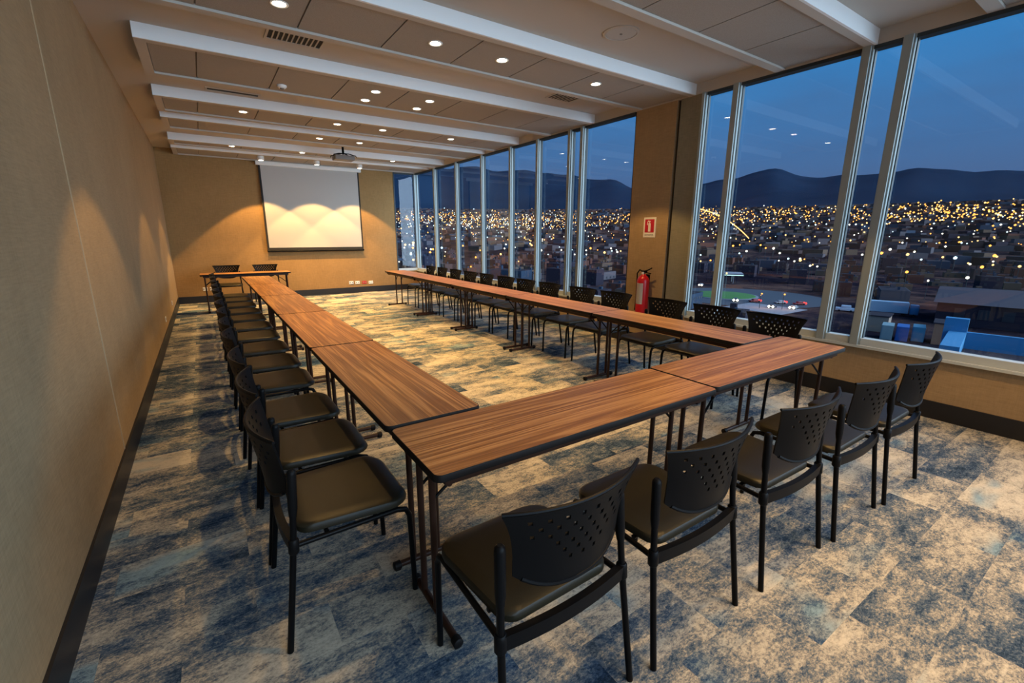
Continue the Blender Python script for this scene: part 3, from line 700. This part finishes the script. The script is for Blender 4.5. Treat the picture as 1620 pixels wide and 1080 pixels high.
KEEP = [(146, 16, 32), (195, 110, 26), (214, 0, 26), (210, 25, 24), (180, 88, 20), (228, 150, 8), (200, 66, 26), (200, 100, 30), (205, 28, 42), (150, 20, 20), (166, 45, 14), (262, 150, 22)]
while nb < 285 and tries < 12000:
    tries += 1
    a = random.uniform(-8, 82); r_ = 130+440*random.random()**0.8
    x_, y_ = r_*math.cos(math.radians(a)), r_*math.sin(math.radians(a))
    if any((x_-p[0])**2+(y_-p[1])**2 < (p[2]+12)**2 for p in KEEP): continue
    i = random.choice([0, 1, 2, 3, 3, 5, 5, 4]); sc = random.uniform(0.7, 1.2); rad = [8.6, 7.3, 13.6, 5.9, 17.2, 7.4][i]*sc
    if any((x_-p[0])**2+(y_-p[1])**2 < (rad+p[2]+0.5)**2 for p in placed): continue
    if any((x_-p[0])**2+(y_-p[1])**2 < (rad+2)**2 for p in SLX): continue
    placed.append((x_, y_, rad))
    o = protos[i] if nb < 6 and not protos[i].get('label') else protos[i].copy()
    if o.name not in COL.objects: COL.objects.link(o)
    o.location = (x_, y_, ter(r_)-0.3); o.rotation_euler = (0, 0, random.choice([0.35, 0.35+PI/2])+J(0.12)); o.scale = (sc, sc, random.uniform(0.7, 1.15))
    tag(o, 'low flat-roofed town building in the dusk beyond the windows', 'building', 'low town buildings outside'); nb += 1
for p in protos:
    if not p.get('label'):
        p.location = (330+36*protos.index(p), 488, GZ); tag(p, 'low flat-roofed town building in the dusk beyond the windows', 'building', 'low town buildings outside')
# farther houses nobody could count
random.seed(5); VV = []; FF = []; MI = []
for k in range(4600):
    a = random.uniform(-10, 86); r_ = 610+2240*random.random()**0.75
    x_, y_ = r_*math.cos(math.radians(a)), r_*math.sin(math.radians(a)); h = random.uniform(5, 10)
    if any(abs(x_-p[0])+abs(y_-p[1]) < 30 for p in SLX): continue
    sx, sy, rz, mi, z0 = random.uniform(12, 30)/2, random.uniform(10, 18)/2, random.uniform(0, 3), random.randrange(6), ter(r_)-2
    ca, sa = math.cos(rz), math.sin(rz)
    for (ex, ey, top) in ((sx, sy, h), (sx-0.4, sy-0.4, h+0.05)):
        n0 = len(VV)
        VV += [(x_+px*ex*ca-py*ey*sa, y_+px*ex*sa+py*ey*ca, zz) for zz in (z0, z0+top) for px, py in ((-1, -1), (1, -1), (1, 1), (-1, 1))]
        FF += [tuple(n0+q for q in f) for f in ((4, 5, 6, 7), (0, 1, 5, 4), (1, 2, 6, 5), (2, 3, 7, 6), (3, 0, 4, 7))]
        MI += [6 if top > h else mi]*5
me = bpy.data.meshes.new('distant_houses'); me.from_pydata(VV, [], FF); me.polygons.foreach_set('material_index', MI)
for m_ in bmats+[roofm]: me.materials.append(m_)
do = bpy.data.objects.new('distant_houses', me); COL.objects.link(do); tag(do, 'carpet of tiny houses on the far city slopes', 'houses', kind='stuff')

# street lights: poles with glowing heads; the farthest as one field of glows
GL = [emis('sodium_glow', (1.0, 0.42, 0.08), 2.6), emis('amber_glow', (1.0, 0.60, 0.20), 2.8), emis('white_glow', (1.0, 0.93, 0.78), 2.2), emis('cool_glow', (0.70, 0.92, 1.0), 2.0)]
def glow_ico(b, c, r_, mi):
    vs = [b.verts.new((c[0]+d[0]*r_, c[1]+d[1]*r_, c[2]+d[2]*r_)) for d in ((1, 0, 0), (-1, 0, 0), (0, 1, 0), (0, -1, 0), (0, 0, 1), (0, 0, -1))]
    for q in ((0, 2, 4), (2, 1, 4), (1, 3, 4), (3, 0, 4), (2, 0, 5), (1, 2, 5), (3, 1, 5), (0, 3, 5)): b.faces.new([vs[i] for i in q]).material_index = mi
lp = []
for i in range(4):
    b = BM(); res = bmesh.ops.create_icosphere(b, subdivisions=1, radius=0.5); me = bpy.data.meshes.new('lamp_glow')
    tube(b, [(0, 0, -8.0), (0, 0, -0.4)], 0.12, 5, 1)
    b.to_mesh(me); b.free(); me.materials.append(GL[i]); me.materials.append(M['alu_dark']); lp.append(me)
random.seed(21)
for k in range(150):
    a, r_ = SLP[k]
    mi = random.choices([0, 1, 2, 3], [2, 3, 5, 1.4])[0]
    o = bpy.data.objects.new('street_light', lp[mi]); COL.objects.link(o)
    rr = r_*0.0022*random.uniform(0.6, 1.25); s = rr/0.5
    o.location = (r_*math.cos(math.radians(a)), r_*math.sin(math.radians(a)), ter(r_)+9+r_*0.004); o.scale = (s, s, s if s > 1 else 1)
    tag(o, 'glowing street light among the town buildings outside', 'street light', 'street lights of the town')
b = BM(); random.seed(33)
RT = [(r_, math.degrees(math.atan2(ter(r_)+12-CAM_H, r_))) for r_ in range(730, 2890, 15)]
def r_of(el):
    return min(RT, key=lambda q: abs(q[1]-el))[0]
clus = [(random.uniform(-6, 70), random.uniform(1.5, 2.75), random.uniform(0.8, 3.0)) for _ in range(55)]
for k in range(2700):
    q = random.random()
    if q < 0.45: c = random.choice(clus); a = random.gauss(c[0], c[2]); el = random.gauss(c[1], 0.28)
    elif q < 0.78: a = random.uniform(-8, 80); el = random.uniform(1.3, 2.95)
    else: a = random.uniform(-8, 80); el = 1.8-random.expovariate(1/1.5)
    if a > 44: el -= 0.9*random.random()
    el = max(-4.0, min(3.0, el)); r_ = r_of(el)*random.uniform(0.97, 1.02)
    if el > 2.7 and random.random() < 0.5: continue
    amber = random.random() < (0.86 if el > 1.4 else 0.45)*(1.0 if a < 50 else 0.6)
    mi = random.choice([0, 0, 0, 1]) if amber else random.choice([2, 2, 1, 3])
    rr = r_*random.uniform(0.0007, 0.0016)*(1.15 if el < 1.2 else 1)
    glow_ico(b, (r_*math.cos(math.radians(a)), r_*math.sin(math.radians(a)), ter(r_)+12+random.uniform(0, 8)), rr, mi)
# avenue climbing the slope
for k in range(60):
    u = k/59; a = 35.5-6.5*u; r_ = 2500-1650*u; glow_ico(b, (r_*math.cos(math.radians(a)), r_*math.sin(math.radians(a)), ter(r_)+12), r_*0.0014, 1)
tag(obj('distant_city_lights', b, GL), 'field of amber and white city lights covering the far slopes', 'city lights', kind='stuff')

# near things on the ground outside
def ext(name, label, cat, loc, rz=0, group=None): return thing(name, label, cat, loc, rz, group)
bluew = plain('blue_painted_wall', (0.04, 0.22, 0.42), 0.7); cream = plain('cream_render', (0.32, 0.23, 0.18), 0.8); tin = plain('grey_tin_roof', (0.07, 0.06, 0.075), 0.7, spec=0.1)
orange = plain('orange_brick', (0.42, 0.18, 0.10), 0.85)
t_ = ext('blue_walled_yard', 'bright blue yard wall at the lower right outside the near window', 'yard wall', (146, 16, GZ), math.radians(99))
b = BM(); bx(b, -26, 13, -0.5, 0.5, 0, 6.0); bx(b, 10, 13, 0.5, 22, 0, 6); bx(b, 10, 14, -1, 1, 0, 9.0); obj('wall_panel', b, bluew, t_)
b = BM(); bx(b, -26, 10, 3, 18, 0, 2.6); obj('yard_shed', b, roofm, t_)
t_ = ext('warehouse', 'long dark warehouse with pitched tin roof outside the right window', 'warehouse', (214, 12, GZ), math.radians(100))
b = BM(); bx(b, -34, 34, -14, 14, 0, 7); obj('wall_panel', b, bmats[1], t_)
b = BM()
vs = [b.verts.new(p) for p in ((-35, -15, 7), (-35, 15, 7), (-35, 0, 11), (35, -15, 7), (35, 15, 7), (35, 0, 11))]
for q in ((0, 3, 5, 2), (2, 5, 4, 1), (0, 2, 1), (3, 4, 5), (0, 1, 4, 3)): b.faces.new([vs[i] for i in q])
obj('roof', b, tin, t_)
for k in range(12):
    b = BM(); bx(b, -31+k*5.3, -28.5+k*5.3, 13.9, 14.1, 2.5, 5.5); obj('window', b, darkwin, t_)
for nm, x_, y_, sx, sy, h, mt, lb in (('storage_shed', 160, 32.5, 8, 5, 5.5, orange, 'orange brick shed between the blue wall and blue containers'), ('storage_shed', 166, 49, 8, 5, 4.6, cream, 'pale cream shed at the foot of the near window frame')):
    t_ = ext(nm, lb, 'shed', (x_, y_, GZ), 0.2); b = BM(); bx(b, -sx/2, sx/2, -sy/2, sy/2, 0, h); obj('wall_panel', b, mt, t_); b = BM(); bx(b, -sx/2-0.3, sx/2+0.3, -sy/2-0.3, sy/2+0.3, h, h+0.25); obj('roof', b, roofm, t_)
contc = [plain('container_blue', (0.02, 0.10, 0.34), 0.5), plain('container_pale', (0.22, 0.30, 0.32), 0.5), plain('container_teal', (0.04, 0.18, 0.28), 0.5)]
for k, (x_, y_, c, lb) in enumerate(((159, 40.2, 0, 'deep blue shipping container, right of the pale one'), (162, 37.6, 2, 'teal shipping container beside the orange shed'), (158, 43.2, 1, 'pale green shipping container left of the blue one'))):
    o = ext('shipping_container', lb, 'container', (x_-4, y_, GZ), 0.25, 'shipping containers outside'); b = BM(); bx(b, -3, 3, -1.25, 1.25, 0.1, 4.0)
    for s in range(12): bx(b, -2.9+s*0.49, -2.7+s*0.49, -1.3, 1.3, 0.2, 3.9)
    obj('container_body', b, contc[c], o); b = BM(); bx(b, -3.06, -3.0, -1.1, 1.1, 0.3, 3.8); obj('door', b, contc[c], o)
def vehicle(x_, y_, rz, L_, Wv, H_, body, label, lights=None, name='car', cat='car'):
    t_ = ext(name, label, cat, (x_, y_, GZ+0.0), rz, 'vehicles outside')
    b = BM(); bevbox(b, -L_/2, L_/2, -Wv/2, Wv/2, 0.35, H_*0.6, 0.15, 0, 2); bevbox(b, -L_*0.28, L_*0.22, -Wv*0.44, Wv*0.44, H_*0.55, H_, 0.2, 0, 2); obj('body', b, body, t_, True)
    for sx in (-0.3, 0.3):
        for sy in (-1, 1):
            b = BM(); tube(b, [(sx*L_, sy*Wv*0.5-0.1, 0.35), (sx*L_, sy*Wv*0.5+0.1, 0.35)], 0.34, 12); obj('wheel', b, M['edge'], t_)
    if lights:
        b = BM()
        for sy in (-1, 1): glow_ico(b, (-L_/2-0.1, sy*Wv*0.36, 0.8), 0.55, 0)
        obj('lamps', b, lights, t_)
redg = emis('brake_glow', (1.0, 0.06, 0.05), 2.5); headg = emis('headlight_glow', (1.0, 0.92, 0.72), 6.0)
carm = [plain('car_paint_%d' % i, c, 0.3) for i, c in enumerate(((0.25, 0.03, 0.03), (0.3, 0.3, 0.32), (0.05, 0.06, 0.09)))]
cars = [(191, 100, 2.6, 0, redg, 'car with red tail lights in the traffic below, left one'), (196, 92, 2.6, 1, redg, 'car with red tail lights in the traffic below, middle one'), (199, 86, 2.5, 0, redg, 'car with red tail lights in the traffic below, right one'),
        (182, 88, 0.2, 2, headg, 'car with headlights on, by the orange-lit kerb'), (186, 82, 0.1, 1, headg, 'car with headlights on, closest to the brick kerb'), (187, 106, 0.5, 2, headg, 'car with headlights on, beside the roundabout'), (228, 150, 0.4, 1, headg, 'car with headlights on, beyond the roundabout lawn')]
for x_, y_, rz, c, lg, lb in cars: vehicle(x_, y_, rz, 4.4, 1.9, 1.5, carm[c], lb, lg)
t_ = ext('trailer_truck', 'white box trailer truck parked outside the near window', 'truck', (201, 58, GZ), math.radians(-70), 'vehicles outside')
b = BM(); bevbox(b, -8, 6, -1.6, 1.6, 1.1, 4.9, 0.1, 0, 1); obj('trailer_box', b, plain('trailer_white', (0.30, 0.42, 0.55), 0.5), t_)
b = BM(); bevbox(b, 6.4, 8.8, -1.4, 1.4, 0.8, 4.2, 0.3, 0, 2); obj('cab', b, plain('cab_blue', (0.06, 0.22, 0.40), 0.4), t_, True)
for sx in (-6, -4.6, 5, 7.6):
    for sy in (-1, 1):
        b = BM(); tube(b, [(sx, sy*1.3-0.15, 0.5), (sx, sy*1.3+0.15, 0.5)], 0.5, 14); obj('wheel', b, M['edge'], t_)
vehicle(197, 69, 1.9, 6.0, 2.2, 2.3, plain('pickup_white', (0.55, 0.6, 0.7), 0.4), 'white pickup truck parked behind the box trailer', None, 'pickup_truck', 'truck')
grass = plain('roundabout_grass', (0.05, 0.16, 0.03), 0.95); kerb = plain('kerb_concrete', (0.20, 0.21, 0.25), 0.9); asph = plain('asphalt', (0.045, 0.05, 0.07), 0.85)
b = BM(); lathe(b, [(34, GZ+0.02), (34, GZ+0.10)], 205, 113, 40); struct('road', b, asph, label='dark asphalt street circle below')
t_ = ext('roundabout', 'green lawn roundabout below the narrow window beside the column', 'roundabout', (200, 120, GZ))
b = BM(); lathe(b, [(15, 0.11), (15, 0.35)], n=40); obj('kerb_ring', b, kerb, t_); b = BM(); lathe(b, [(14, 0.36), (13.5, 0.6), (6, 1.0)], n=40); obj('lawn', b, grass, t_)
t_ = ext('lit_canopy', 'teal-lit service canopy beyond the roundabout', 'canopy', (262, 152, GZ), 0.6)
b = BM(); bx(b, -8, 8, -5, 5, 5, 5.8); obj('roof', b, kerb, t_); b = BM(); bx(b, -7, 7, -5.1, 4.9, 4.7, 4.98); obj('light_panel', b, emis('canopy_light', (0.62, 1.0, 0.92), 2.2), t_)
for sx in (-6, 6):
    b = BM(); tube(b, [(sx, 0, 0), (sx, 0, 4.9)], 0.2, 8); obj('post', b, kerb, t_)

for k, (x_, y_) in enumerate(((181, 84), (176, 90))):
    t_ = ext('street_lamp', 'orange street lamp lighting the kerb below, %s of the pair' % ('right one' if k == 0 else 'left one'), 'street lamp', (x_, y_, GZ), 0, 'orange kerb lamps')
    b = BM(); tube(b, [(0, 0, 0), (0, 0, 5.4), (0.6, 0, 5.9)], 0.10, 8); obj('lamp_post', b, M['alu_dark'], t_)
    b = BM(); bmesh.ops.create_icosphere(b, subdivisions=2, radius=0.32, matrix=Matrix.Translation((0.6, 0, 5.75))); obj('lamp_head', b, GL[0], t_)
    l = bpy.data.lights.new('street_lamp_light', 'POINT'); l.energy = 900; l.color = (1, 0.42, 0.12); l.shadow_soft_size = 0.3
    lo = bpy.data.objects.new('street_lamp_light', l); COL.objects.link(lo); lo.parent = t_; lo.location = (0.6, 0, 5.2)
b = BM(); bx(b, 168, 188, 78, 100, GZ+0.02, GZ+0.12); struct('road_2', b, kerb, label='paved forecourt lit orange by street lamps')
